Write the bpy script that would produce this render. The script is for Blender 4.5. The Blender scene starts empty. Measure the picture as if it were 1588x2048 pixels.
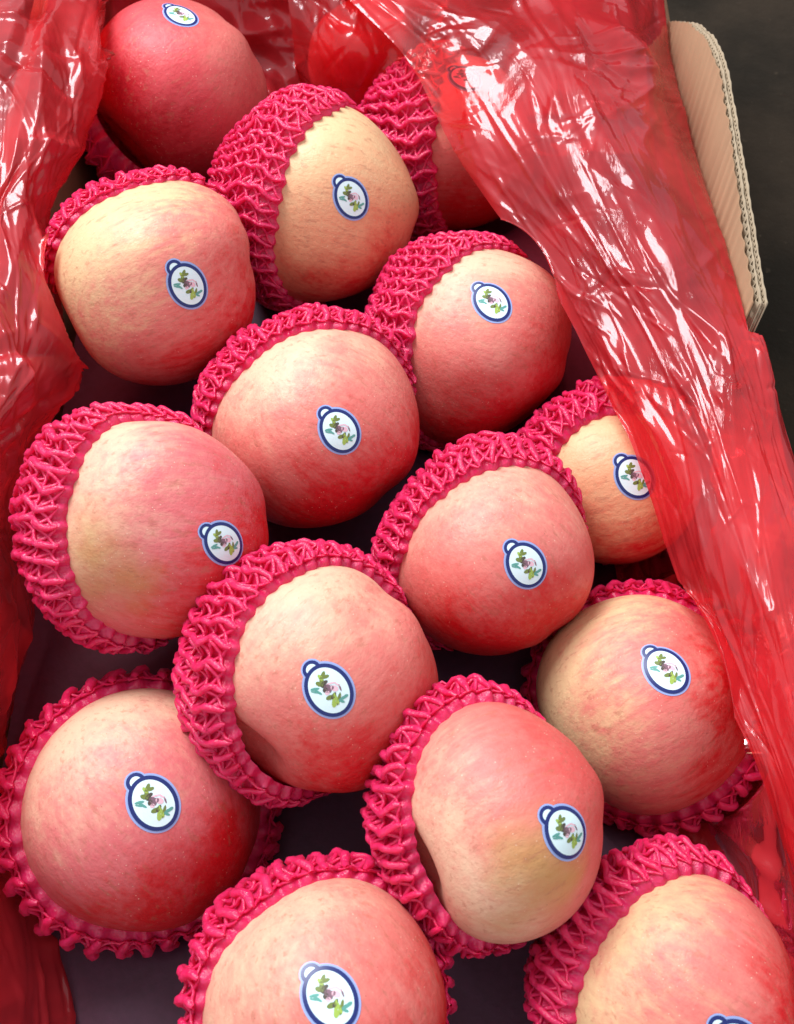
import bpy, math, random
import numpy as np
from mathutils import Matrix, Vector

# ------------------------------------------------------------------ camera, light, exposure
scene = bpy.context.scene
COL = scene.collection
FPX, PITCH, DIST = 2200.0, math.radians(62), 0.44          # focal length in photo pixels, pitch, distance
CAM = np.array([0, -math.cos(PITCH) * DIST, math.sin(PITCH) * DIST])
FWD = np.array([0, math.cos(PITCH), -math.sin(PITCH)])
RGT = np.array([1.0, 0, 0])
UPV = np.array([0, math.sin(PITCH), math.cos(PITCH)])
cam_data = bpy.data.cameras.new('camera')
cam_data.sensor_fit = 'VERTICAL'
cam_data.sensor_height = 36
cam_data.lens = FPX / 2048 * 36
cam_data.clip_start = 0.01
cam_data.clip_end = 50
cam = bpy.data.objects.new('camera', cam_data)
COL.objects.link(cam)
cam.matrix_world = Matrix(((1, 0, 0, CAM[0]), (0, UPV[1], -FWD[1], CAM[1]), (0, UPV[2], -FWD[2], CAM[2]), (0, 0, 0, 1)))
scene.camera = cam
cam_data.dof.use_dof = True
cam_data.dof.focus_distance = 0.415
cam_data.dof.aperture_fstop = 22

world = bpy.data.worlds.new('World')
scene.world = world
world.use_nodes = True
bg = world.node_tree.nodes['Background']
bg.inputs['Color'].default_value = (0.94, 0.97, 1.0, 1)
bg.inputs['Strength'].default_value = 0.74


def area_lamp(name, loc, target, sx, sy, watts, col):
    ld = bpy.data.lights.new(name, 'AREA')
    ld.shape = 'RECTANGLE'
    ld.size, ld.size_y, ld.energy, ld.color = sx, sy, watts, col
    o = bpy.data.objects.new(name, ld)
    COL.objects.link(o)
    o.location = loc
    o.rotation_euler = (Vector(target) - Vector(loc)).to_track_quat('-Z', 'Y').to_euler()
    return o


area_lamp('window_light', (-0.50, 0.75, 1.15), (0, 0.05, 0), 0.75, 0.55, 28, (0.97, 0.98, 1.0))

scene.view_settings.view_transform = 'Standard'
scene.view_settings.look = 'None'
scene.view_settings.exposure = 0.14
scene.view_settings.gamma = 1.0
scene.view_settings.use_curve_mapping = False
scene.cycles.transparent_max_bounces = 8
scene.cycles.max_bounces = 5
scene.cycles.diffuse_bounces = 3
scene.cycles.glossy_bounces = 2
scene.cycles.adaptive_threshold = .02


# ------------------------------------------------------------------ helpers
def at(px, py, z):
    """the point at height z seen at photo pixel px, py"""
    d = FWD + (px - 794) / FPX * RGT - (py - 1024) / FPX * UPV
    return CAM + d * ((z - CAM[2]) / d[2])


def ray(px, py):
    return FWD + (px - 794) / FPX * RGT - (py - 1024) / FPX * UPV


def unit(v):
    v = np.asarray(v, float)
    return v / np.linalg.norm(v, axis=-1, keepdims=True)


def mesh_from(name, verts, faces, smooth=True):
    me = bpy.data.meshes.new(name)
    v = np.ascontiguousarray(verts, dtype=np.float32)
    if isinstance(faces, np.ndarray):
        k = faces.shape[1]
        n = len(faces)
        me.vertices.add(len(v))
        me.vertices.foreach_set('co', v.ravel())
        me.loops.add(n * k)
        me.loops.foreach_set('vertex_index', np.ascontiguousarray(faces, dtype=np.int32).ravel())
        me.polygons.add(n)
        me.polygons.foreach_set('loop_start', np.arange(0, n * k, k, dtype=np.int32))
        me.update(calc_edges=True)
    else:
        me.from_pydata([tuple(map(float, p)) for p in v], [], faces)
    me.validate()
    if smooth:
        me.polygons.foreach_set('use_smooth', np.ones(len(me.polygons), dtype=bool))
    me.update()
    return me


def obj(name, me, mat=None, parent=None, label=None, cat=None, group=None, kind=None):
    o = bpy.data.objects.new(name, me)
    COL.objects.link(o)
    if me is not None and mat is not None:
        for m in (mat if isinstance(mat, (list, tuple)) else [mat]):
            me.materials.append(m)
    if parent is not None:
        o.parent = parent
    for k, val in (('label', label), ('category', cat), ('group', group), ('kind', kind)):
        if val:
            o[k] = val
    return o


def grid_faces(nu, nv, wrap_u=False):
    i = np.arange(nu if wrap_u else nu - 1)
    j = np.arange(nv - 1)
    I, J = np.meshgrid(i, j, indexing='ij')
    I2 = (I + 1) % nu
    return np.stack([I * nv + J, I2 * nv + J, I2 * nv + J + 1, I * nv + J + 1], -1).reshape(-1, 4)


def box_mesh(name, x0, x1, y0, y1, z0, z1):
    v = [(x, y, z) for x in (x0, x1) for y in (y0, y1) for z in (z0, z1)]
    f = [(0, 1, 3, 2), (4, 6, 7, 5), (0, 4, 5, 1), (2, 3, 7, 6), (0, 2, 6, 4), (1, 5, 7, 3)]
    return mesh_from(name, v, f, smooth=False)


class NT:
    """small node-tree writer"""
    def __init__(self, name):
        self.mat = bpy.data.materials.new(name)
        self.mat.use_nodes = True
        self.t = self.mat.node_tree
        self.t.nodes.clear()
        self.out = self.n('ShaderNodeOutputMaterial')

    def n(self, typ, **kw):
        nd = self.t.nodes.new(typ)
        for k, v in kw.items():
            setattr(nd, k, v)
        return nd

    def set(self, sock, v):
        if hasattr(v, 'is_output'):
            self.t.links.new(v, sock)
        elif v is not None:
            sock.default_value = v

    def math(self, op, a, b=None, c=None, clamp=False):
        nd = self.n('ShaderNodeMath', operation=op, use_clamp=clamp)
        for s, v in zip(nd.inputs, (a, b, c)):
            self.set(s, v)
        return nd.outputs[0]

    def mix(self, fac, a, b, blend='MIX'):
        nd = self.n('ShaderNodeMix', data_type='RGBA', blend_type=blend)
        self.set(nd.inputs[0], fac)
        self.set(nd.inputs[6], a)
        self.set(nd.inputs[7], b)
        return nd.outputs[2]

    def ramp(self, fac, lo, hi):
        nd = self.n('ShaderNodeMapRange', interpolation_type='SMOOTHSTEP')
        self.set(nd.inputs[0], fac)
        nd.inputs[1].default_value = lo
        nd.inputs[2].default_value = hi
        return nd.outputs[0]

    def coords(self, scale=(1, 1, 1), loc=(0, 0, 0), rot=(0, 0, 0), src='Object'):
        tc = self.n('ShaderNodeTexCoord')
        mp = self.n('ShaderNodeMapping')
        mp.inputs['Scale'].default_value = scale
        mp.inputs['Location'].default_value = loc
        mp.inputs['Rotation'].default_value = rot
        self.t.links.new(tc.outputs[src], mp.inputs[0])
        return mp.outputs[0]

    def noise(self, vec, scale, detail=3, rough=.55, dist=0.0):
        nd = self.n('ShaderNodeTexNoise')
        self.t.links.new(vec, nd.inputs['Vector'])
        nd.inputs['Scale'].default_value = scale
        nd.inputs['Detail'].default_value = detail
        nd.inputs['Roughness'].default_value = rough
        nd.inputs['Distortion'].default_value = dist
        return nd.outputs[0]

    def bump(self, h, strength, dist, normal=None):
        nd = self.n('ShaderNodeBump')
        self.set(nd.inputs['Height'], h)
        nd.inputs['Strength'].default_value = strength
        nd.inputs['Distance'].default_value = dist
        if normal is not None:
            self.t.links.new(normal, nd.inputs['Normal'])
        return nd.outputs[0]

    def principled(self, **kw):
        nd = self.n('ShaderNodeBsdfPrincipled')
        for k, v in kw.items():
            self.set(nd.inputs[k.replace('_', ' ')], v)
        return nd

    def done(self, shader):
        self.t.links.new(shader, self.out.inputs['Surface'])
        return self.mat


def lin(r, g, b):
    f = lambda c: c / 12.92 if c <= .04045 else ((c + .055) / 1.055) ** 2.4
    return (f(r / 255), f(g / 255), f(b / 255), 1)


# ------------------------------------------------------------------ materials
def skin_material(seed, cream, pink, red, bdir, bias, streak, spread=.55, olive=None, odir=None):
    """apple skin: pale ground colour under a blush on one side deepened with painted red bounce light, streaks along the meridians, pale lenticels"""
    m = NT('apple_skin')
    rnd = random.Random(seed)
    off = (rnd.uniform(-5, 5), rnd.uniform(-5, 5), rnd.uniform(-5, 5))
    P = m.coords(scale=(24, 24, 24))                                    # about one unit = the fruit's radius
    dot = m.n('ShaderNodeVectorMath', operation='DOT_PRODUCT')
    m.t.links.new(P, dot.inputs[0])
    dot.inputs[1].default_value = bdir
    side = m.math('MULTIPLY_ADD', dot.outputs['Value'], .62, .5)  # one-sided blush, with red bounce light of the lower sides painted in
    big = m.noise(m.coords(scale=(24, 24, 24), loc=off), 1.5, 3, .55)
    stre = m.noise(m.coords(scale=(24, 24, 4.2), loc=off), 8.5, 5, .66, .35)
    fine = m.noise(m.coords(scale=(24, 24, 9), loc=off), 26, 3, .6)
    mott = m.noise(m.coords(scale=(24, 24, 24), loc=off), 13, 4, .65)
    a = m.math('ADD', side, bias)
    a = m.math('MULTIPLY_ADD', m.math('SUBTRACT', big, .5), .8, a)
    a = m.math('MULTIPLY_ADD', m.math('SUBTRACT', stre, .5), streak * .72, a)
    a = m.math('MULTIPLY_ADD', m.math('SUBTRACT', mott, .5), .34, a)
    a = m.math('MULTIPLY_ADD', m.math('SUBTRACT', fine, .5), .22, a)
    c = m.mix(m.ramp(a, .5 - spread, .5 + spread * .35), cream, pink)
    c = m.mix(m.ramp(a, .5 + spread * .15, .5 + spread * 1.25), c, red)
    if olive is not None:
        d2 = m.n('ShaderNodeVectorMath', operation='DOT_PRODUCT')
        m.t.links.new(P, d2.inputs[0])
        d2.inputs[1].default_value = odir
        o = m.math('MULTIPLY_ADD', m.math('SUBTRACT', big, .5), .5, d2.outputs['Value'])
        c = m.mix(m.math('MULTIPLY', m.ramp(o, .70, 1.05), .65), c, olive)
    # lenticels
    vo = m.n('ShaderNodeTexVoronoi', feature='F1')
    m.t.links.new(m.coords(scale=(24, 24, 24), loc=off), vo.inputs['Vector'])
    vo.inputs['Scale'].default_value = 20
    dots = m.math('LESS_THAN', vo.outputs['Distance'], .10)
    keep = m.ramp(m.noise(m.coords(scale=(24, 24, 24), loc=off), 3.1, 2), .38, .6)
    c = m.mix(m.math('MULTIPLY', m.math('MULTIPLY', dots, keep), .55), c, (.88, .66, .5, 1))
    dash = m.noise(m.coords(scale=(24, 24, 7), loc=(off[2], off[0], off[1])), 19, 3, .6, .3)
    c = m.mix(m.math('MULTIPLY', m.ramp(dash, .55, .70), .42), c, (.42, .13, .08, 1))
    # tiny dark freckles
    v2 = m.n('ShaderNodeTexVoronoi', feature='F1')
    m.t.links.new(m.coords(scale=(24, 24, 24), loc=(off[1], off[2], off[0])), v2.inputs['Vector'])
    v2.inputs['Scale'].default_value = 10
    c = m.mix(m.math('MULTIPLY', m.math('LESS_THAN', v2.outputs['Distance'], .06), .35), c, (.16, .06, .03, 1))
    b = m.bump(m.noise(m.coords(scale=(24, 24, 16), loc=off), 30, 4, .65), .42, .0006)
    b = m.bump(mott, .22, .0014, b)
    r = m.math('MULTIPLY_ADD', mott, .2, .38)
    p = m.principled(Base_Color=c, Roughness=r, Specular_IOR_Level=.42, Normal=b)
    return m.done(p.outputs[0])


def plain(name, col, rough=.5, **kw):
    m = NT(name)
    n = m.noise(m.coords(scale=(1, 1, 1)), 900, 3)
    c = m.mix(m.math('MULTIPLY', n, .25), col, tuple(x * .72 for x in col[:3]) + (1,))
    return m.done(m.principled(Base_Color=c, Roughness=rough, **kw).outputs[0])


def foam_material(name, col):
    m = NT(name)
    P = m.coords()
    n = m.noise(P, 260, 3)
    c = m.mix(m.ramp(n, .3, .75), col, tuple(min(1, x * 1.3 + .02) for x in col[:3]) + (1,))
    b = m.bump(m.noise(P, 800, 3, .6), .6, .0010)
    p = m.principled(Base_Color=c, Roughness=.26, Specular_IOR_Level=1.0, Sheen_Weight=.12, Sheen_Roughness=.4, Normal=b)
    p.inputs['Sheen Tint'].default_value = (1, .62, .95, 1)
    tr = m.n('ShaderNodeBsdfTranslucent')
    tr.inputs[0].default_value = col
    mx = m.n('ShaderNodeMixShader')
    mx.inputs[0].default_value = .45
    m.t.links.new(p.outputs[0], mx.inputs[1])
    m.t.links.new(tr.outputs[0], mx.inputs[2])
    return m.done(mx.outputs[0])


def film_material(name, clear=.52, tint=(1.0, .16, .18, 1), body=(1.0, .050, .068, 1), gloss=.66, thin_at=None):
    """thin red polythene: part see-through, part milky, glossy on both faces, finely wrinkled in patches"""
    m = NT(name)
    P = m.coords()
    wr = m.noise(m.coords(scale=(1, .45, 1)), 90, 3, .5, .5)
    fine = m.noise(m.coords(scale=(1.6, .5, 1.2), rot=(0, 0, -.35)), 420, 3, .55, .8)
    patch = m.ramp(m.noise(P, 55, 2), .50, .72)
    b = m.bump(wr, .18, .0012)
    b = m.bump(m.math('MULTIPLY', fine, patch), .6, .0008, b)
    tp = m.n('ShaderNodeBsdfTransparent')
    tp.inputs[0].default_value = tint
    df = m.n('ShaderNodeBsdfDiffuse')
    df.inputs[0].default_value = body
    m.t.links.new(b, df.inputs['Normal'])
    tl = m.n('ShaderNodeBsdfTranslucent')
    tl.inputs[0].default_value = body
    m1 = m.n('ShaderNodeMixShader')
    m1.inputs[0].default_value = .5
    m.t.links.new(df.outputs[0], m1.inputs[1])
    m.t.links.new(tl.outputs[0], m1.inputs[2])
    m2 = m.n('ShaderNodeMixShader')
    cl = m.math('MULTIPLY_ADD', m.math('SUBTRACT', m.noise(P, 28, 3), .5), .9, clear, clamp=True)
    if thin_at is not None:                      # a single layer here, doubled over elsewhere
        ds = m.n('ShaderNodeVectorMath', operation='DISTANCE')
        m.t.links.new(P, ds.inputs[0])
        ds.inputs[1].default_value = tuple(float(x) for x in thin_at)
        cl = m.math('ADD', cl, m.math('MULTIPLY', m.math('SUBTRACT', 1.0, m.ramp(ds.outputs['Value'], .015, .065)), .34), clamp=True)
        cl = m.math('MINIMUM', cl, .88)
    m.t.links.new(cl, m2.inputs[0])
    m.t.links.new(m1.outputs[0], m2.inputs[1])
    m.t.links.new(tp.outputs[0], m2.inputs[2])
    gl = m.n('ShaderNodeBsdfGlossy')
    gl.inputs['Color'].default_value = (1, .97, .98, 1)
    gl.inputs['Roughness'].default_value = .055
    m.t.links.new(b, gl.inputs['Normal'])
    fr = m.n('ShaderNodeFresnel')
    fr.inputs['IOR'].default_value = 1.5
    m.t.links.new(b, fr.inputs['Normal'])
    fac = m.math('MULTIPLY', fr.outputs[0], gloss, clamp=True)
    m3 = m.n('ShaderNodeMixShader')
    m.t.links.new(fac, m3.inputs[0])
    m.t.links.new(m2.outputs[0], m3.inputs[1])
    m.t.links.new(gl.outputs[0], m3.inputs[2])
    haze = m.n('ShaderNodeBsdfGlossy')           # the film's faint milky sheen
    haze.inputs['Roughness'].default_value = .38
    haze.inputs['Color'].default_value = (1, .9, .93, 1)
    m4 = m.n('ShaderNodeMixShader')
    m4.inputs[0].default_value = .016
    m.t.links.new(m3.outputs[0], m4.inputs[1])
    m.t.links.new(haze.outputs[0], m4.inputs[2])
    return m.done(m4.outputs[0])


def cardboard_material(name, col, ribs=0.0):
    m = NT(name)
    P = m.coords()
    n1 = m.noise(m.coords(scale=(1, 1, .25)), 700, 4, .65)
    n2 = m.noise(P, 40, 3)
    c = m.mix(m.math('MULTIPLY', n1, .5), col, tuple(x * .66 for x in col[:3]) + (1,))
    c = m.mix(m.math('MULTIPLY', m.ramp(n2, .4, .75), .35), c, tuple(x * .75 for x in col[:3]) + (1,))
    b = m.bump(n1, .25, .0004)
    return m.done(m.principled(Base_Color=c, Roughness=.82, Specular_IOR_Level=.25, Normal=b).outputs[0])


def ground_material():
    m = NT('dark_ground')
    P = m.coords()
    n1 = m.noise(P, 9, 6, .65)
    n2 = m.noise(P, 120, 4, .7)
    c = m.mix(m.ramp(n1, .35, .7), (.012, .009, .006, 1), (.030, .021, .014, 1))
    c = m.mix(m.math('MULTIPLY', m.ramp(n2, .62, .78), .5), c, (.085, .062, .042, 1))
    b = m.bump(n2, .5, .003)
    return m.done(m.principled(Base_Color=c, Roughness=.95, Specular_IOR_Level=.15, Normal=b).outputs[0])


FOAM = foam_material('pink_foam', (1.0, .022, .165, 1))
FILM = film_material('red_film', thin_at=at(905, 170, .02))
FILM_CLEAR = film_material('red_film_single', clear=.74)
FILM_DEEP = film_material('red_film_lining', clear=.25)
STICK_EDGE = plain('sticker_edge', lin(150, 170, 225), .4)
STICK_WHITE = plain('sticker_white', lin(222, 246, 252), .35)
STICK_BLUE = plain('sticker_blue', lin(20, 38, 108), .35)
PRINT = [plain('print_olive', lin(112, 128, 62), .4), plain('print_dark', lin(78, 70, 62), .4),
         plain('print_mauve', lin(128, 96, 112), .4), plain('print_pink', lin(232, 190, 205), .4),
         plain('print_teal', lin(92, 160, 150), .4), plain('print_lime', lin(160, 188, 84), .4)]

# ------------------------------------------------------------------ the fruit
# centre and radius in metres; stem axis as (angle in the picture, lean away from the camera); height ratio;
APPLES = {}


def image_frame(c):
    """right, up and towards-the-viewer unit vectors at a point"""
    w = unit(CAM - c)
    u = unit(UPV - w * (UPV @ w))
    r = np.cross(u, w)
    return r, u, w


class Apple:
    def __init__(self, seed, px, py, rp, z, stem_deg, lean, h, dimple=.06):
        self.dimple = dimple
        self.c = at(px, py, z)
        d = ray(px, py)
        t = (z - CAM[2]) / d[2]
        self.R = rp / FPX * t * 1.0
        rng = np.random.default_rng(seed)
        self.r, self.u, self.w = image_frame(self.c)
        a = math.radians(stem_deg)
        l = math.radians(lean)
        ax = (math.cos(a) * self.r + math.sin(a) * self.u) * math.cos(l) - self.w * math.sin(l)
        e1 = unit(np.cross(ax, self.w) if abs(ax @ self.w) < .95 else np.cross(ax, self.r))
        e2 = np.cross(ax, e1)
        self.M = np.stack([e1, e2, ax], 1)
        self.h = h
        self.k = rng.normal(size=(7, 3)) * np.array([1.5] * 4 + [2.6] * 3)[:, None]
        self.p = rng.uniform(0, 6.28, 7)
        self.a = np.array([.022] * 4 + [.012] * 3)
        self.l5 = rng.uniform(0, 6.28)

    def rad(self, dl, dimples=True):
        """radius in local directions dl (n,3)"""
        z = np.clip(dl[:, 2], -1, 1)
        th = np.arccos(z)
        s = np.sqrt(np.clip(1 - z * z, 0, 1))
        r = 1 / np.sqrt(s ** 2 + (z / self.h) ** 2)
        r = r * (1 + .035 * np.sin(th) * z)                       # broader at the stem shoulder
        az = np.arctan2(dl[:, 1], dl[:, 0])
        r = r * (1 + .034 * np.cos(5 * az + self.l5) * ((1 - z) / 2) ** 1.5 * s)
        r = r + (self.a[None] * np.sin(dl @ self.k.T + self.p)).sum(1)
        if dimples:
            r = r - self.dimple * np.exp(-(th / .36) ** 2) - .08 * np.exp(-((math.pi - th) / .26) ** 2)
        return r * self.R

    def rad_world(self, dw, dimples=True):
        return self.rad(dw @ self.M, dimples)


def ap(key, seed, px, py, rp, z, stem, lean, h, **kw):
    APPLES[key] = Apple(seed, px, py, rp, z, stem, lean, h, **kw)
    return APPLES[key]


ap('A1', 1, 365, 185, 178, -.015, 222, -12, .93, dimple=.30)
ap('A2', 23, 647, 422, 197, -.010, 170, -15, 1.0)
ap('A3', 3, 328, 570, 200, .012, 205, 0, .97)
ap('A4', 4, 943, 683, 200, -.021, 160, -15, .98)
ap('A5', 5, 640, 858, 207, .000, 140, -15, .95, dimple=.0)
ap('A6', 6, 308, 1052, 217, .026, 180, -15, 1.02)
ap('A7', 7, 648, 1345, 232, .018, 227, -14, .93, dimple=.26)
ap('A8', 8, 982, 1125, 202, .000, 130, -15, .95, dimple=.0)
ap('A9', 9, 1236, 970, 168, -.024, 200, 0, .97)
ap('A10', 10, 1298, 1402, 213, -.022, 208, 0, .98)
ap('A11', 11, 291, 1622, 238, -.020, 130, -12, .98, dimple=.0)
ap('A12', 12, 1008, 1640, 238, .020, 205, -14, .86, dimple=.30)
ap('A13', 13, 640, 2008, 244, .012, 120, -15, .97, dimple=.0)
ap('A14', 14, 1354, 1990, 228, -.001, 150, -15, .98)
ap('A15', 15, 905, 285, 172, -.033, 180, -10, .98)
ap('A16', 16, 725, 118, 112, -.030, 120, 20, .97)

CREAM = lin(224, 188, 144)
PALE = lin(228, 186, 156)
ORANGE = lin(226, 156, 118)
SALM = lin(218, 118, 110)
ROSE = lin(214, 106, 110)
RED = lin(206, 20, 28)  # blush red, strengthened to stand in for red bounce light
CRIM = lin(178, 16, 32)
OLIVE = lin(184, 158, 74)
BRICK = lin(208, 74, 66)


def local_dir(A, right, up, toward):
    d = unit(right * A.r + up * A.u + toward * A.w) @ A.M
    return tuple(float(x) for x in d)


# key: cream, pink, red, direction of blush and painted red bounce (picture right, up, toward), bias, streak, olive direction
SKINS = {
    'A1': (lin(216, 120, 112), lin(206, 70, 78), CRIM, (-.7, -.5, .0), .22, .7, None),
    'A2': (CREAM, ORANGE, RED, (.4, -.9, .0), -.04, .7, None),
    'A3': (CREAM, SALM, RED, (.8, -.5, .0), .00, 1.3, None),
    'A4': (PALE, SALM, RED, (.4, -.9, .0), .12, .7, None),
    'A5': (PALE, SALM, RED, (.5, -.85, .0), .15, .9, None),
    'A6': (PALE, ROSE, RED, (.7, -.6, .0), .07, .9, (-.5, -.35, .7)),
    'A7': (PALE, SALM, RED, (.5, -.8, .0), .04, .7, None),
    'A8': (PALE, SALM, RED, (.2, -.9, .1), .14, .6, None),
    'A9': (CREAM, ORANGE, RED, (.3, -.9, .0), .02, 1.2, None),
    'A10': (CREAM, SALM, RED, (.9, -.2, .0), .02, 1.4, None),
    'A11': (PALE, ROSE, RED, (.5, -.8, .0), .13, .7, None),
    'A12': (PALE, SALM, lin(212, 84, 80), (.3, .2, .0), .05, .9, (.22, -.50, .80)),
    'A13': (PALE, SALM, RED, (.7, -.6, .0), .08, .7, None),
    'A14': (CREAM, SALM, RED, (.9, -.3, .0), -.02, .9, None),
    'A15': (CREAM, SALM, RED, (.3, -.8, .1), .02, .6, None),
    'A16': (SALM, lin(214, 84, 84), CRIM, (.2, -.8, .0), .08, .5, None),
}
LABELS = {
    'A1': ('deep red apple at the back beside the crumpled left film, bare of netting in view', 'deep crimson apple'),
    'A2': ('pale yellow apple in pink netting just in front of the deep red back apple', ''),
    'A3': ('large yellow streaked apple against the left film with netting only along its top', ''),
    'A4': ('rosy apple with netting on its left, beside the edge of the right film', ''),
    'A5': ('red blushed apple in the middle of the box under a pink net hood', ''),
    'A6': ('pink and olive apple at the left wall with sticker low on its right', ''),
    'A7': ('pale topped salmon apple in the centre, overlapping the olive one and its right neighbour', ''),
    'A8': ('salmon apple right of centre with a net hood running over its right side', ''),
    'A9': ('yellow striped apple whose sticker is half covered by the right film', ''),
    'A10': ('yellow and pink striped apple at the right with netting curled below it', ''),
    'A11': ('big rosy speckled apple at the lower left ringed by pink netting', ''),
    'A12': ('pink apple with a yellow green patch under its sticker, lower right of centre', ''),
    'A13': ('pink apple cut off by the bottom edge of the photo, left of the middle', ''),
    'A14': ('pale cream apple cut off by the bottom edge at the right film', ''),
    'A15': ('apple covered by red film at the top with only its pink netting uncovered', ''),
    'A16': ('small dark red apple half hidden at the back behind red film', ''),
}


def build_apple(key):
    A = APPLES[key]
    nu, nv = 112, 72
    th = np.linspace(1e-3, math.pi - 1e-3, nv)
    az = np.linspace(0, 2 * math.pi, nu, endpoint=False)
    AZ, TH = np.meshgrid(az, th, indexing='ij')
    d = np.stack([np.sin(TH) * np.cos(AZ), np.sin(TH) * np.sin(AZ), np.cos(TH)], -1).reshape(-1, 3)
    v = d * A.rad(d)[:, None]
    f = grid_faces(nu, nv, True)[:, ::-1]
    me = mesh_from('apple', v, f)
    s = SKINS[key]
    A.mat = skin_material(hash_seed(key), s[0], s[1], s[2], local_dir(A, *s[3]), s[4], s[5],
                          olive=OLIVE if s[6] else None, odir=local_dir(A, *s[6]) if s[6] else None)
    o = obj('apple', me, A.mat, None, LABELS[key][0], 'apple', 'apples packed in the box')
    o.matrix_world = Matrix([[*map(float, A.M[i]), float(A.c[i])] for i in range(3)] + [[0, 0, 0, 1]])
    A.obj = o


def hash_seed(key):
    return int(key[1:]) * 17 + 3


for k in APPLES:
    build_apple(k)


# ------------------------------------------------------------------ the fruit stickers
def surf(A, d0, e1, e2, uv, lift):
    """points on the skin for sticker coordinates uv (metres) about direction d0"""
    uv = np.asarray(uv, float)
    r0 = A.rad_world(d0[None])[0]
    q = d0[None] * r0 + uv[:, :1] * e1[None] + uv[:, 1:] * e2[None]
    dd = unit(q)
    return (dd * (A.rad_world(dd) + lift)[:, None]) @ A.M       # local to the apple


TILT = math.radians(-56)          # long axis of the oval, pointing down to the right
EA, EB = .0092, .0075


def oval(n, a, b):
    t = np.linspace(0, 2 * math.pi, n, endpoint=False)
    x, y = a * np.cos(t), b * np.sin(t)
    return np.stack([x * math.cos(TILT) - y * math.sin(TILT), x * math.sin(TILT) + y * math.cos(TILT)], 1)


def leaf(cx, cy, L, W, deg, n=5):
    t = np.linspace(0, math.pi, n)
    top = np.stack([-L / 2 * np.cos(t), W / 2 * np.sin(t)], 1)
    bot = top[::-1][1:-1] * np.array([1, -1])
    p = np.concatenate([top, bot])
    a = math.radians(deg)
    R = np.array([[math.cos(a), math.sin(a)], [-math.sin(a), math.cos(a)]])
    return p @ R + np.array([cx, cy])


MM = .001
EMBLEM = [  # (outline in mm, print colour index)
    (leaf(-2.2, 5.4, 2.4, 1.1, 70), 0), (leaf(-1.2, 4.9, 2.0, 1.0, 20), 0), (leaf(-3.1, 4.6, 2.0, 1.0, 130), 5),
    (leaf(-2.6, 3.4, 2.3, 1.2, 100), 0), (leaf(-1.5, 2.9, 1.8, 1.0, 30), 1), (leaf(-3.4, 2.3, 2.2, 1.3, 160), 0),
    (leaf(-2.0, 1.9, 1.6, 1.5, 20), 1), (leaf(-.6, 1.2, 1.7, 1.6, 0), 2), (leaf(-1.3, .2, 1.5, 1.4, 40), 1),
    (leaf(.7, 1.0, 1.6, 1.3, 10), 2), (leaf(.0, 0.0, 1.4, 1.3, 0), 2), (leaf(-.6, -.8, 1.3, 1.1, 20), 3),
    (leaf(.8, 2.6, 2.6, .5, 10), 3), (leaf(2.7, 2.3, 2.2, .5, -30), 3), (leaf(3.9, 1.0, 2.0, .5, -70), 2),
    (leaf(1.9, .8, 2.3, 1.6, -20), 3),
    (leaf(-5.0, .5, 2.6, .8, 10), 4), (leaf(-3.9, -.5, 2.6, .7, -30), 4), (leaf(-5.0, -.6, 2.4, .5, -10), 4),
    (leaf(.4, -2.4, 2.4, 1.3, 20), 0), (leaf(1.6, -1.8, 2.2, 1.0, 60), 1), (leaf(1.7, -3.6, 3.4, .9, 80), 5),
    (leaf(2.6, -2.8, 3.6, .8, 115), 5), (leaf(3.5, -3.0, 3.6, .9, 78), 0), (leaf(2.2, -4.9, 2.0, .9, 60), 5),
    (leaf(5.0, -2.7, 2.4, .9, 25), 4), (leaf(6.0, -2.1, 1.5, .9, 30), 4), (leaf(4.6, -3.9, 1.8, .7, -20), 4),
]


def fan(ring):
    return [tuple(range(len(ring)))]


def disc_mesh(name, A, fr, outline, lift, thick=.00012):
    """a thin domed patch: concentric rings of an outline, conforming to the fruit"""
    c = outline.mean(0)
    n = len(outline)
    rings = [c + (outline - c) * s for s in (1.0, .75, .5, .25)]
    pts = np.concatenate([np.concatenate(rings), c[None]])
    v = surf(A, *fr, pts, lift)
    f = []
    for k in range(3):
        for i in range(n):
            j = (i + 1) % n
            f.append((k * n + i, k * n + j, (k + 1) * n + j, (k + 1) * n + i))
    for i in range(n):
        j = (i + 1) % n
        f.append((3 * n + i, 3 * n + j, 4 * n))
    return mesh_from(name, v, f)


def band_mesh(name, A, fr, outer, inner, lift):
    n = len(outer)
    v = surf(A, *fr, np.concatenate([outer, (outer + inner) / 2, inner]), lift)
    f = []
    for k in range(2):
        for i in range(n):
            j = (i + 1) % n
            f.append((k * n + i, k * n + j, (k + 1) * n + j, (k + 1) * n + i))
    return f, v


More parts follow.
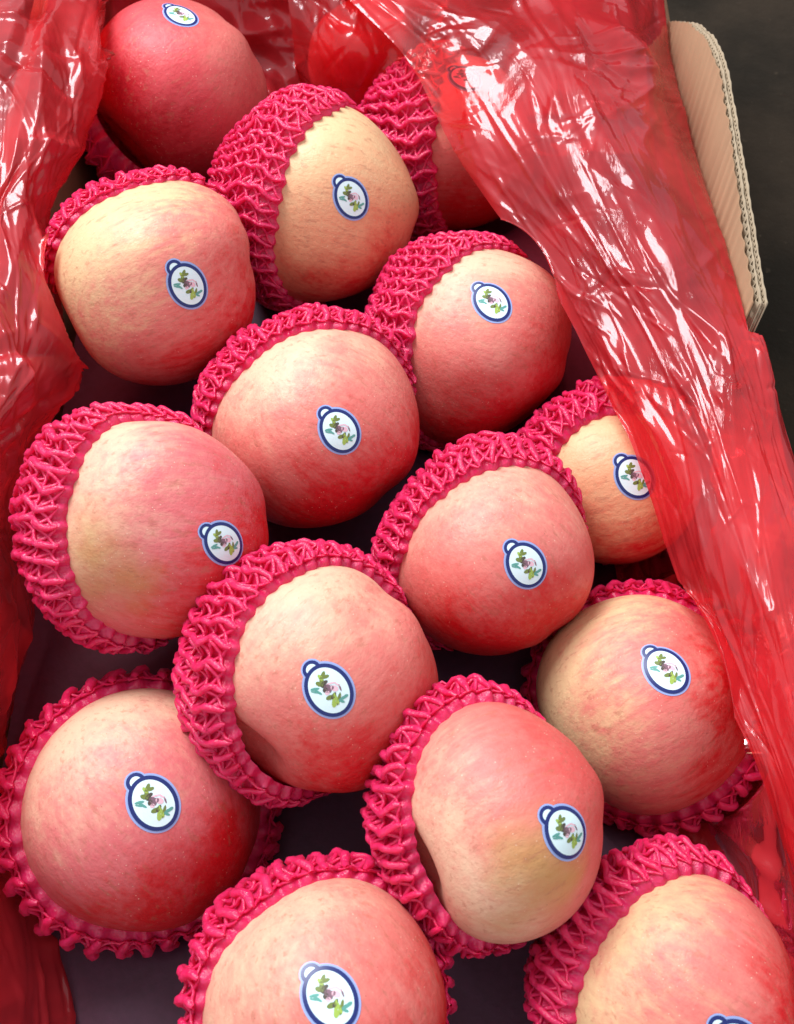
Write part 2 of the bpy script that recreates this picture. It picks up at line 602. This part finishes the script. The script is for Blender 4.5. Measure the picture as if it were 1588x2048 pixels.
def build_sticker(key, px, py, size=1.0, spin=0.0):
    A = APPLES[key]
    d = unit(ray(px, py))
    # march to the skin
    t = (A.c - CAM) @ d - A.R * 1.3
    for _ in range(400):
        q = CAM + d * t - A.c
        if np.linalg.norm(q) < A.rad_world(unit(q)[None])[0]:
            break
        t += .0003
    else:
        q = CAM + d * ((A.c - CAM) @ d) - A.c      # grazing ray: nearest point of the outline
    d0 = unit(q)
    e1 = unit(A.r - d0 * (A.r @ d0))
    e2 = np.cross(d0, e1)
    if e2 @ A.u < 0:
        e2 = -e2
    ca, sa = math.cos(spin), math.sin(spin)
    e1, e2 = e1 * ca + e2 * sa, e2 * ca - e1 * sa
    fr = (d0, e1 * size, e2 * size)
    n = 48
    tab_c = np.array([math.cos(TILT + math.pi + .10), math.sin(TILT + math.pi + .10)]) * .0088
    tt = np.linspace(0, 2 * math.pi, 20, endpoint=False)
    circ = np.stack([np.cos(tt), np.sin(tt)], 1)
    st = obj('sticker', disc_mesh('sticker', A, fr, oval(n, EA + .0008, EB + .0008), .00015), STICK_EDGE, A.obj)
    obj('sticker_tab', disc_mesh('sticker_tab', A, fr, tab_c + circ * .0037, .00013), STICK_EDGE, st)
    f, v = band_mesh('border', A, fr, oval(n, EA, EB), oval(n, EA - .0013, EB - .0013), .00033)
    f2, v2 = band_mesh('border', A, fr, tab_c + circ * .0031, tab_c + circ * .0019, .00024)
    o = len(v)
    obj('border', mesh_from('border', np.concatenate([v, v2]), f + [tuple(i + o for i in q) for q in f2]), STICK_BLUE, st)
    obj('paper_face', disc_mesh('paper_face', A, fr, oval(n, EA - .0012, EB - .0012), .00030), STICK_WHITE, st)
    obj('tab_face', disc_mesh('tab_face', A, fr, tab_c + circ * .00195, .00020), STICK_WHITE, st)
    V, Fc, mi = [], [], []
    for pts, m in EMBLEM:
        pts = (pts.mean(0) + (pts - pts.mean(0)) * 1.35) * MM * .90
        b = len(V)
        V += list(surf(A, *fr, pts, .00037))
        Fc.append(tuple(range(b, b + len(pts))))
        mi.append(m)
    me = mesh_from('printed_emblem', np.array(V), Fc)
    e = obj('printed_emblem', me, PRINT, st)
    me.polygons.foreach_set('material_index', mi)


build_sticker('A1', 362, 30)
build_sticker('A2', 703, 398, 1.0)
build_sticker('A3', 376, 572, 1.0)
build_sticker('A4', 984, 604, 1.0)
build_sticker('A5', 680, 862, .98)
build_sticker('A6', 448, 1086, .90, .25)
build_sticker('A7', 658, 1381, 1.0)
build_sticker('A8', 1052, 1131, .95)
build_sticker('A9', 1270, 955, .98)
build_sticker('A10', 1333, 1339, 1.0)
build_sticker('A11', 308, 1607, 1.05)
build_sticker('A12', 1135, 1666, .95, .2)
build_sticker('A13', 660, 1994, 1.0)
build_sticker('A14', 1474, 2098, 1.0)
build_sticker('A15', 930, 155, 1.0)


# ------------------------------------------------------------------ foam nets
NET_LABELS = {
    'A1': 'dark red foam net slipped down below the deep red back apple',
    'A2': 'pink foam net covering the left half of the pale yellow back apple',
    'A3': 'pink foam net showing as a frill above the large yellow streaked apple',
    'A4': 'pink foam net on the left of the rosy apple beside the right film',
    'A5': 'pink foam net hooding the red blushed apple in the middle',
    'A6': 'pink foam net bulging to the left of the pink and olive apple',
    'A7': 'pink foam net on the upper left of the pale topped centre apple',
    'A8': 'pink foam net arched over the salmon apple right of centre',
    'A9': 'pink foam net on the yellow striped apple half covered by film',
    'A10': 'pink foam net curled below the yellow and pink striped right apple',
    'A11': 'pink foam net ringing the big speckled apple at the lower left',
    'A12': 'pink foam net down the left side of the apple with the green patch',
    'A13': 'pink foam net around the bottom apple left of the middle',
    'A14': 'pink foam net on the left of the cream apple at the bottom right',
    'A15': 'pink foam net beside the top right film with its apple under the film',
}


def build_net(key, phi, tau, th0, N=36, end=162, clear=.0020, ridge=.0019, tube=.00056, rope=.00112, loose=0.0, period=.0054, seed=0):
    """sleeve of foam net gathered into ridges that run back from the opening: crossing strands over a rippled foam web.
    phi: where the opening faces in the picture (0 right, 90 down); tau: its lean from the viewer; th0: rim angle"""
    A = APPLES[key]
    rng = np.random.default_rng(100 + hash_seed(key) + seed)
    p, t = math.radians(phi), math.radians(tau)
    n = math.sin(t) * (math.cos(p) * A.r - math.sin(p) * A.u) + math.cos(t) * A.w
    e1 = unit(np.cross(n, A.w + .3 * A.r))
    e2 = np.cross(n, e1)
    a0, a1 = math.radians(th0), math.radians(end)
    S = int((a1 - a0) * A.R / .0010)
    P = period / A.R
    kk = rng.normal(size=(4, 3)) * 3.5
    kp = rng.uniform(0, 6.28, 4)
    jitter = np.cumsum(rng.normal(0, .09, N))
    jitter -= np.linspace(0, jitter[-1], N)
    hgt = rng.uniform(.65, 1.3, N)
    rimj = rng.normal(0, .016, N)
    ga = rng.uniform(0, 6.28)

    def blend(tab, col):
        j0 = np.floor(col).astype(int)
        f = col - j0
        f = f * f * (3 - 2 * f)
        return tab[j0 % N] * (1 - f) + tab[(j0 + 1) % N] * f

    def place(col, th, lift, fam=0.0):
        """surface position for ridge coordinate col and distance th back from the rim"""
        meander = .35 * np.sin(th * 6 + col * .21 + ga) + .10 * np.sin(th * 15 + col * .6)
        al = 2 * math.pi / N * (col + blend(jitter, col) + meander * np.minimum(1, th / .15))
        scal = (.012 + .016 * np.cos(2 * math.pi * col)) * np.exp(-th / .05)        # scalloped rim
        T = a0 + th - scal + blend(rimj, col) * np.exp(-th / .15) + .03 * np.sin(2 * al + ga) + .016 * np.sin(5 * al + 2 * ga)
        d = np.sin(T)[..., None] * (np.cos(al)[..., None] * e1 + np.sin(al)[..., None] * e2) + np.cos(T)[..., None] * n
        sh = d.shape
        r = A.rad_world(d.reshape(-1, 3), False).reshape(sh[:-1])
        grow = 1 - np.exp(-(th + .012) / .10)
        wav = (np.sin(d @ kk.T * 1.6 + kp) * .0005).sum(-1)
        cell = np.cos(2 * math.pi * (th / P + .5 * np.round(2 * col)))
        rd = ridge * blend(hgt, col) * (np.cos(2 * math.pi * col) + .25 * cell) * (.5 + .5 * grow)
        r = r + lift + .0005 + ridge * .75 + clear * grow + rd + wav * grow + loose * grow
        return d * r[..., None], d

    V, Fq = [], []
    base = 0
    # the foam web between the strands
    ncol, nth = N * 10, max(12, S // 2)
    C_, T_ = np.meshgrid(np.arange(ncol) / 10.0, np.linspace(0, a1 - a0, nth), indexing='ij')
    pos, d = place(C_, T_, -.0006)
    # turn the rim under, down to the skin
    rim_d = d[:, :1]
    rim_r = A.rad_world(rim_d.reshape(-1, 3), False).reshape(-1, 1)
    tuck = rim_d * (rim_r - .0006)[..., None]
    full = np.concatenate([tuck, pos[:, :1] * .5 + tuck * .5, pos], 1)
    V.append(full.reshape(-1, 3))
    Fq.append(grid_faces(ncol, nth + 2, True))
    base += ncol * (nth + 2)
    NS = 6
    cs = np.linspace(0, 2 * math.pi, NS, endpoint=False)
    th = np.linspace(0, a1 - a0, S)
    for fam in (0, 1, -1):                  # 0: the beaded ridges themselves, then the two crossing families
        for k in range(N):
            col = k + fam * (th / P)
            if fam == 0:
                colw = col + .13 * np.sin(th / P * math.pi + rng.uniform(0, 6.28)) + .05 * rng.normal()
                pos, d = place(colw, th, rope * .55)
            else:
                colw = col + .06 * np.sin(th / P * 2 * math.pi + rng.uniform(-.8, .8))
                pos, d = place(colw, th, tube * .75)
            tan = unit(np.gradient(pos, axis=0))
            side = unit(np.cross(tan, d))
            nrm = np.cross(side, tan)
            node = np.abs(np.cos(2 * math.pi * col))              # thicker where strands weld together
            w = tube * (.95 + .45 * node ** 3 + .22 * rng.normal(size=S))
            if fam == 0:
                w = rope * (.80 + .38 * np.abs(np.cos(math.pi * th / P + .4 * rng.normal())) + .10 * rng.normal(size=S))
            w = np.convolve(np.pad(w, 1, mode='edge'), [.25, .5, .25], 'valid')
            w = w * np.minimum(1, .35 + np.minimum(np.arange(S), np.arange(S)[::-1]) * .45)
            ring = pos[:, None] + (w[:, None] * np.cos(cs))[..., None] * side[:, None] * 1.1 \
                + (w[:, None] * np.sin(cs))[..., None] * nrm[:, None] * .9
            V.append(ring.reshape(-1, 3))
            I, J = np.meshgrid(np.arange(S - 1), np.arange(NS), indexing='ij')
            J2 = (J + 1) % NS
            Fq.append(np.stack([I * NS + J, (I + 1) * NS + J, (I + 1) * NS + J2, I * NS + J2], -1).reshape(-1, 4) + base)
            base += S * NS
    me = mesh_from('foam_net', np.concatenate(V), np.concatenate(Fq))
    o = obj('foam_net', me, FOAM, None, NET_LABELS[key], 'foam net', 'foam nets around the apples')
    o.location = A.c
    return o


build_net('A1', -50, 40, 122, N=32, end=160, loose=.010, clear=.003)
build_net('A2', 12, 60, 87, N=42, ridge=.0013, rope=.0010, clear=.0035)
build_net('A3', 62, 44, 115, N=38, clear=.002, ridge=.0014)
build_net('A4', 22, 54, 87, N=42, ridge=.0013, rope=.0010, clear=.0035)
build_net('A5', 58, 38, 100, N=46, clear=.0045, ridge=.0014)
build_net('A6', 4, 42, 92, N=44, clear=.005, ridge=.0019)
build_net('A7', 22, 44, 90, N=44, clear=.005, ridge=.0018)
build_net('A8', 50, 42, 94, N=46, clear=.004, ridge=.0014)
build_net('A9', 45, 40, 88, N=40, ridge=.0015, clear=.006)
build_net('A10', 200, 12, 90, N=38, clear=.0055, ridge=.0014, rope=.0015)
build_net('A11', 20, 10, 86, N=36, clear=.0055, ridge=.0016, rope=.0016)
build_net('A12', 6, 40, 95, N=42, clear=.005, ridge=.0019)
build_net('A13', 58, 18, 88, N=38, clear=.004, ridge=.0014, rope=.0014)
build_net('A14', 30, 44, 92, N=44, clear=.0075, ridge=.0016)
build_net('A15', 4, 76, 88, N=38, clear=.002, ridge=.0016)


# ------------------------------------------------------------------ purple moulded tray under the fruit
def build_tray():
    nx, ny = 150, 240
    x = np.linspace(-.160, .138, nx)
    y = np.linspace(-.30, .36, ny)
    X, Y = np.meshgrid(x, y, indexing='ij')
    Z = np.full_like(X, -.052)
    for A in APPLES.values():
        d2 = (X - A.c[0]) ** 2 + (Y - A.c[1]) ** 2
        rr = (A.R + .009) ** 2
        cup = np.where(d2 < rr, A.c[2] - np.sqrt(np.clip(rr - d2, 0, None)), 1)
        Z = np.minimum(Z, cup)
    Z = np.maximum(Z, -.085)
    for _ in range(3):
        Z[1:-1, 1:-1] = (Z[1:-1, 1:-1] * 2 + Z[:-2, 1:-1] + Z[2:, 1:-1] + Z[1:-1, :-2] + Z[1:-1, 2:]) / 6
    me = mesh_from('tray', np.stack([X, Y, Z - .002], -1).reshape(-1, 3), grid_faces(nx, ny))
    m = NT('purple_tray')
    n = m.noise(m.coords(), 320, 4)
    c = m.mix(n, (.046, .008, .026, 1), (.080, .017, .052, 1))
    b = m.bump(n, .3, .0006)
    mat = m.done(m.principled(Base_Color=c, Roughness=.6, Normal=b).outputs[0])
    obj('fruit_tray', me, mat, None, 'dark purple moulded tray showing between the apples', 'tray')


build_tray()

# ------------------------------------------------------------------ cardboard box
KRAFT = cardboard_material('kraft_board', lin(160, 124, 96))
KRAFT_EDGE = cardboard_material('kraft_edge', lin(172, 154, 130))
FLOOR_Z = -.092
BOX = obj('cardboard_box', None, None, None, 'open corrugated cardboard box holding the apples, its right flap standing up', 'box')
BOX.location = (0, 0, FLOOR_Z)
YF, YN = .306, .0650      # far and near end of the raised side panel


def wall_x(y):
    return .1385 + (y - YN) * (.1455 - .1385) / (YF - YN)


def panel_top(y):
    """height of the panel's upper edge: level, then rounded off at the far corner"""
    yy = np.clip(np.asarray(y, float), YN, YF)
    k = np.array([.05, .17, .195, .215, .237, .262, .285, .306])
    z = np.array([.050, .050, .0490, .0452, .0365, .022, .005, -.012])
    a = np.interp(yy, k, z)
    b = (np.interp(yy - .006, k, z) + np.interp(yy + .006, k, z)) / 2
    return (a + b) / 2


def sheet_solid(xs, ys, zt, zb, thick):
    """upright sheet following xs(y), from zb to zt, with a little thickness"""
    n = len(ys)
    nz = 2
    v = []
    for dx in (0, thick):
        for zz in (zb, zt):
            v.append(np.stack([xs + dx, ys, zz], 1))
    v = np.concatenate(v)          # order: in-bottom, in-top, out-bottom, out-top
    f = []
    for i in range(n - 1):
        f += [(i, i + 1, n + i + 1, n + i), (2 * n + i, 3 * n + i, 3 * n + i + 1, 2 * n + i + 1),
              (n + i, n + i + 1, 3 * n + i + 1, 3 * n + i), (i, 2 * n + i, 2 * n + i + 1, i + 1)]
    f += [(0, n, 3 * n, 2 * n), (n - 1, 3 * n - 1, 4 * n - 1, 2 * n - 1)]
    return v - np.array([0, 0, FLOOR_Z]), f


def build_panel():
    ys = np.linspace(YN, YF, 260)
    zt = panel_top(ys)
    zt = zt + .0005 * np.sin(ys * 57) * np.sin(ys * 140 + 2) + .0003 * np.sin(ys * 811)
    zb = np.full_like(ys, -.030)
    rng = np.random.default_rng(5)
    rib = .00035 * np.sin(ys * 2 * math.pi / .0085) + .0006 * np.sin(ys * 41 + 1) + .0003 * np.sin(ys * 173)
    base = wall_x(ys)
    v, f = sheet_solid(base + rib, ys, zt, zb, .0006)
    side = obj('side_panel', mesh_from('side_panel', v, f), KRAFT, BOX)
    for k, off in enumerate((.0025, .0047)):
        v, f = sheet_solid(base + off, ys, zt - .0004 + .0002 * np.sin(ys * 300 + k), zb, .0006)
        obj('liner', mesh_from('liner', v, f), KRAFT_EDGE, side)
    yf = np.linspace(YN + .0005, YF - .001, 700)
    for k, (o0, o1) in enumerate(((.0008, .0024), (.0033, .0046))):
        mid, amp = (o0 + o1) / 2, (o1 - o0) / 2 - .0002
        xs = wall_x(yf) + mid + amp * np.sin(yf * 2 * math.pi / (.0036 - .0008 * k))
        v, f = sheet_solid(xs, yf, panel_top(yf) - .0011 + .0005 * np.sin(yf * 190) * np.sin(yf * 67), np.full_like(yf, -.03), .0003)
        obj('fluting', mesh_from('fluting', v, f), KRAFT_EDGE, side)


build_panel()


def wall(name, x0, x1, y0, y1, z1):
    obj(name, box_mesh(name, x0, x1, y0, y1, 0, z1 - FLOOR_Z), KRAFT, BOX)


wall('wall', .1475, .1535, -.335, YN - .001, -.012)
wall('wall', .1475, .1535, YN - .0005, .365, -.028)
wall('wall', -.178, -.171, -.335, .365, .030)
wall('wall', -.1705, .1470, .358, .365, .030)
wall('flap', -.168, .1440, .3585, .3645, .130)  # unseen upright back flap, added to shade the film lining at the back
BOX.children[-1].location.z = .1222
BOX.children[-1].data.transform(Matrix.Diagonal((1, 1, .45, 1)))
wall('wall', -.1705, .1470, -.335, -.328, .045)
obj('floor_panel', box_mesh('floor_panel', -.1708, .1473, -.3275, .3575, .0005, .004), KRAFT, BOX)

# ------------------------------------------------------------------ ground
gv = np.array([(-6, -6, FLOOR_Z - .001), (6, -6, FLOOR_Z - .001), (6, 6, FLOOR_Z - .001), (-6, 6, FLOOR_Z - .001)])
obj('ground', mesh_from('ground', gv, [(0, 1, 2, 3)], False), ground_material(), kind='structure')


# ------------------------------------------------------------------ red film bag
def catmull(P, t):
    """interpolate control rows P (k, ...) at parameters t in 0..k-1"""
    k = len(P)
    i = np.clip(np.floor(t).astype(int), 0, k - 2)
    f = (t - i).reshape((-1,) + (1,) * (P.ndim - 1))
    g = lambda j: P[np.clip(j, 0, k - 1)]
    p0, p1, p2, p3 = g(i - 1), g(i), g(i + 1), g(i + 2)
    p0 = np.where((i == 0).reshape(f.shape), 2 * p1 - p2, p0)
    p3 = np.where((i == k - 2).reshape(f.shape), 2 * p2 - p1, p3)
    return .5 * (2 * p1 + (p2 - p0) * f + (2 * p0 - 5 * p1 + 4 * p2 - p3) * f ** 2 + (3 * p1 - p0 - 3 * p2 + p3) * f ** 3)


def creases(U, W, rng, count, width, length, slope, along, spread):
    """height of a sheet creased along many short straight lines"""
    h = np.zeros_like(U)
    u0, u1, w0, w1 = U.min(), U.max(), W.min(), W.max()
    for _ in range(count):
        cu, cw = rng.uniform(u0, u1), rng.uniform(w0, w1)
        a = along + rng.normal(0, spread)
        ca, sa = math.cos(a), math.sin(a)
        l = length * rng.uniform(.5, 1.6)
        wd = width * rng.uniform(.5, 1.5)
        s = (U - cu) * ca + (W - cw) * sa
        d = -(U - cu) * sa + (W - cw) * ca
        m = (np.abs(s) < 2.2 * l) & (np.abs(d) < 2.6 * wd)
        if not m.any():
            continue
        sm, dm = s[m], d[m]
        sharp = np.sqrt(dm ** 2 + (.00025) ** 2)
        h[m] += rng.choice([-1, 1, 1]) * slope * rng.uniform(.3, 1.2) * (wd - sharp) * np.exp(-(dm / wd) ** 2) * np.exp(-(sm / l) ** 2)
    return h


def film(name, rows, mat, parent, seed, step=.0011, levels=(), keep_out=True, calm=None, rough=None, label=None, lift=.0095, xlimit=True):
    rng = np.random.default_rng(seed)
    P = np.array([[at(*p) if len(p) == 3 else np.array(p[:3]) for p in r] for r in rows])
    k, c = P.shape[:2]
    # resample lengthwise and crosswise
    Ls = np.linalg.norm(np.diff(P[:, c // 2], axis=0), axis=1)
    nu = int(Ls.sum() / step)
    tu = np.interp(np.linspace(0, Ls.sum(), nu), np.concatenate([[0], np.cumsum(Ls)]), np.arange(k))
    Q = catmull(P, tu)
    Wd = np.linalg.norm(np.diff(Q, axis=1), axis=2).sum(1).mean()
    nv = int(Wd / step)
    tv = np.linspace(0, c - 1, nv)
    G = catmull(np.swapaxes(Q, 0, 1), tv).swapaxes(0, 1)         # nu, nv, 3
    U, W = np.meshgrid(np.linspace(0, Ls.sum(), nu), np.linspace(0, Wd, nv), indexing='ij')
    H = np.zeros_like(U)
    for lv in levels:
        H += creases(U, W, rng, *lv)
    if calm:                                        # the sheet is drawn smoother further down
        H *= 1 - (1 - calm[2]) * np.clip((U / U.max() - calm[0]) / (calm[1] - calm[0]), 0, 1)
    if rough:                                       # crinkled in places, drawn tight elsewhere
        mk = np.full_like(H, rough[0])
        for px, py, rr in rough[1:]:
            mk = np.maximum(mk, np.exp(-(np.linalg.norm(G - at(px, py, .035), axis=-1) / rr) ** 2))
        H = H * mk
    du = np.gradient(G, axis=0)
    dv = np.gradient(G, axis=1)
    Nn = unit(np.cross(du, dv))
    if (Nn @ unit(CAM - G.reshape(-1, 3).mean(0))).mean() < 0:
        Nn = -Nn
    # ragged edges
    G = G + Nn * H[..., None]
    if keep_out:
        for _ in range(3):
            for A in APPLES.values():
                v = G - A.c
                L = np.linalg.norm(v, axis=-1)
                rr = A.R + lift
                m = L < rr
                if m.any():
                    G[m] = A.c + v[m] / L[m][:, None] * (rr + (rr - L[m]) * 0)[:, None] + Nn[m] * (H[m] * .5)[:, None]
    if xlimit:
        lim = wall_x(G[..., 1]) - .002
        m = (G[..., 1] > YN - .01) & (G[..., 0] > lim)
        G[..., 0] = np.where(m, lim - (G[..., 0] - lim) * .15, G[..., 0])
        G[..., 0] = np.where(G[..., 2] < .034, np.maximum(G[..., 0], -.1685), G[..., 0])
    me = mesh_from(name, G.reshape(-1, 3), grid_faces(nu, nv))
    return obj(name, me, mat, parent, label)


BAG = obj('plastic_bag', None, None, None, 'crumpled glossy red plastic bag lining the box and folded over its right side', 'plastic bag')

right_rows = [
    [(590, -110, .030), (800, -110, .034), (1030, -110, .036), (1210, -110, .025), (1345, -110, -.015)],
    [(700, 0, .026), (850, 0, .036), (1040, 0, .042), (1210, 0, .034), (1340, 0, -.010)],
    [(815, 120, .026), (965, 115, .040), (1110, 110, .048), (1230, 110, .038), (1342, 110, -.006)],
    [(895, 275, .022), (1030, 265, .038), (1150, 258, .050), (1270, 250, .042), (1375, 250, .006)],
    [(985, 410, .016), (1090, 395, .034), (1200, 382, .048), (1320, 370, .044), (1412, 370, .018)],
    [(1095, 560, .020), (1180, 545, .034), (1280, 530, .046), (1385, 522, .046), (1466, 520, .030)],
    [(1190, 740, .020), (1270, 722, .034), (1370, 702, .046), (1460, 682, .048), (1518, 680, .040)],
    [(1285, 950, .018), (1360, 930, .034), (1440, 910, .046), (1520, 890, .046), (1570, 870, .036)],
    [(1345, 1130, .014), (1410, 1110, .032), (1490, 1090, .044), (1570, 1070, .045), (1625, 1050, .034)],
    [(1440, 1370, .020), (1490, 1345, .026), (1550, 1322, .040), (1620, 1302, .044), (1690, 1290, .034)],
    [(1530, 1570, .018), (1570, 1560, .028), (1620, 1550, .036), (1680, 1540, .042), (1760, 1530, .034)],
    [(1590, 1800, .000), (1630, 1790, .020), (1680, 1780, .034), (1740, 1770, .040), (1830, 1760, .034)],
    [(1640, 2100, .000), (1680, 2100, .020), (1730, 2100, .034), (1800, 2100, .040), (1900, 2100, .034)],
]
film('film_drape', right_rows, FILM, BAG, 3, .0008,
     levels=[(24, .011, .085, .34, .0, .14), (50, .006, .035, .34, .0, .30), (150, .0014, .040, .60, .0, .10), (110, .0035, .016, .50, .2, .9), (190, .0018, .008, .65, .0, 1.2)],
     rough=(.42, (1200, 110, .04), (1130, 250, .03), (960, 270, .022), (700, 0, .03), (1060, 10, .03), (1250, 420, .022), (1220, 560, .03), (1260, 690, .03), (1420, 780, .035), (1480, 1000, .02)), label='shiny red film draped over the right hand apples')

left_rows = []
for y, xs, zs in [
    (-80, (-110, 10, 110, 185, 225), (.050, .052, .044, .030, -.010)),
    (60, (-120, 10, 110, 182, 205), (.050, .052, .046, .032, -.005)),
    (150, (-125, 10, 105, 186, 195), (.050, .053, .048, .034, .000)),
    (290, (-130, -5, 75, 148, 165), (.050, .053, .048, .034, .002)),
    (430, (-140, -25, 35, 92, 112), (.050, .053, .046, .030, .004)),
    (590, (-150, -15, 65, 158, 182), (.050, .052, .044, .026, .000)),
    (740, (-160, -15, 65, 150, 170), (.050, .050, .040, .018, -.014)),
    (900, (-180, -70, -10, 42, 60), (.050, .050, .040, .014, -.014)),
    (1060, (-200, -100, -35, 12, 30), (.050, .050, .038, .010, -.018)),
    (1220, (-220, -100, -15, 48, 70), (.050, .048, .030, -.010, -.040)),
    (1400, (-250, -130, -45, 8, 28), (.050, .046, .026, -.014, -.045)),
    (1650, (-300, -190, -100, -45, -20), (.050, .044, .022, -.016, -.048)),
    (1900, (-350, -210, -90, 40, 110), (.050, .040, .010, -.030, -.052)),
    (2150, (-380, -230, -90, 60, 150), (.050, .040, .010, -.030, -.052)),
]:
    left_rows.append([(x, y, z) for x, z in zip(xs, zs)])
film('film_side', left_rows, FILM, BAG, 8, .0010,
     levels=[(18, .012, .05, .40, .0, .35), (50, .007, .022, .45, .6, .9), (180, .0015, .030, .55, .0, .35), (110, .0035, .012, .6, .3, 1.2), (160, .0018, .006, .6, .0, 1.3)],
     label='crinkled red film standing along the left wall')

top_rows = [
    [(540, -120, .020), (640, -120, .024), (740, -120, .026), (850, -120, .026), (930, -120, .026)],
    [(575, 0, .008), (650, 0, .016), (740, 0, .018), (840, 0, .016), (900, 0, .014)],
    [(590, 110, -.010), (650, 100, .004), (740, 95, .008), (820, 90, .004), (870, 90, .004)],
    [(610, 210, -.035), (660, 215, -.028), (720, 215, -.022), (780, 190, -.018), (830, 170, -.016)],
]
film('film_fold', top_rows, FILM_CLEAR, BAG, 44, .0010,
     levels=[(10, .010, .03, .4, .2, .4), (40, .003, .014, .55, .3, .8), (50, .0015, .02, .5, .2, .3)], lift=.004)

back_rows = [[(x, y, z) + (0,) for x in np.linspace(-.166, .143, 7)] for z, y in ((.047, .350), (.02, .345), (-.02, .335), (-.05, .31), (-.052, .25))]
film('film_lining', back_rows, FILM_DEEP, BAG, 21, .0016,
     levels=[(40, .012, .04, .5, 1.4, .6), (120, .005, .015, .55, .0, 1.2)], xlimit=True)

low_rows = [[(x, y, z) + (0,) for y in np.linspace(-.31, .06, 8)] for z, x in ((.040, .143), (.02, .137), (-.01, .130), (-.04, .120), (-.054, .098))]
film('film_lining', low_rows, FILM_DEEP, BAG, 33, .0012,
     levels=[(16, .012, .05, .35, 1.2, .3), (60, .005, .02, .35, 1.2, .6), (120, .002, .009, .5, .0, 1.2)], xlimit=True)
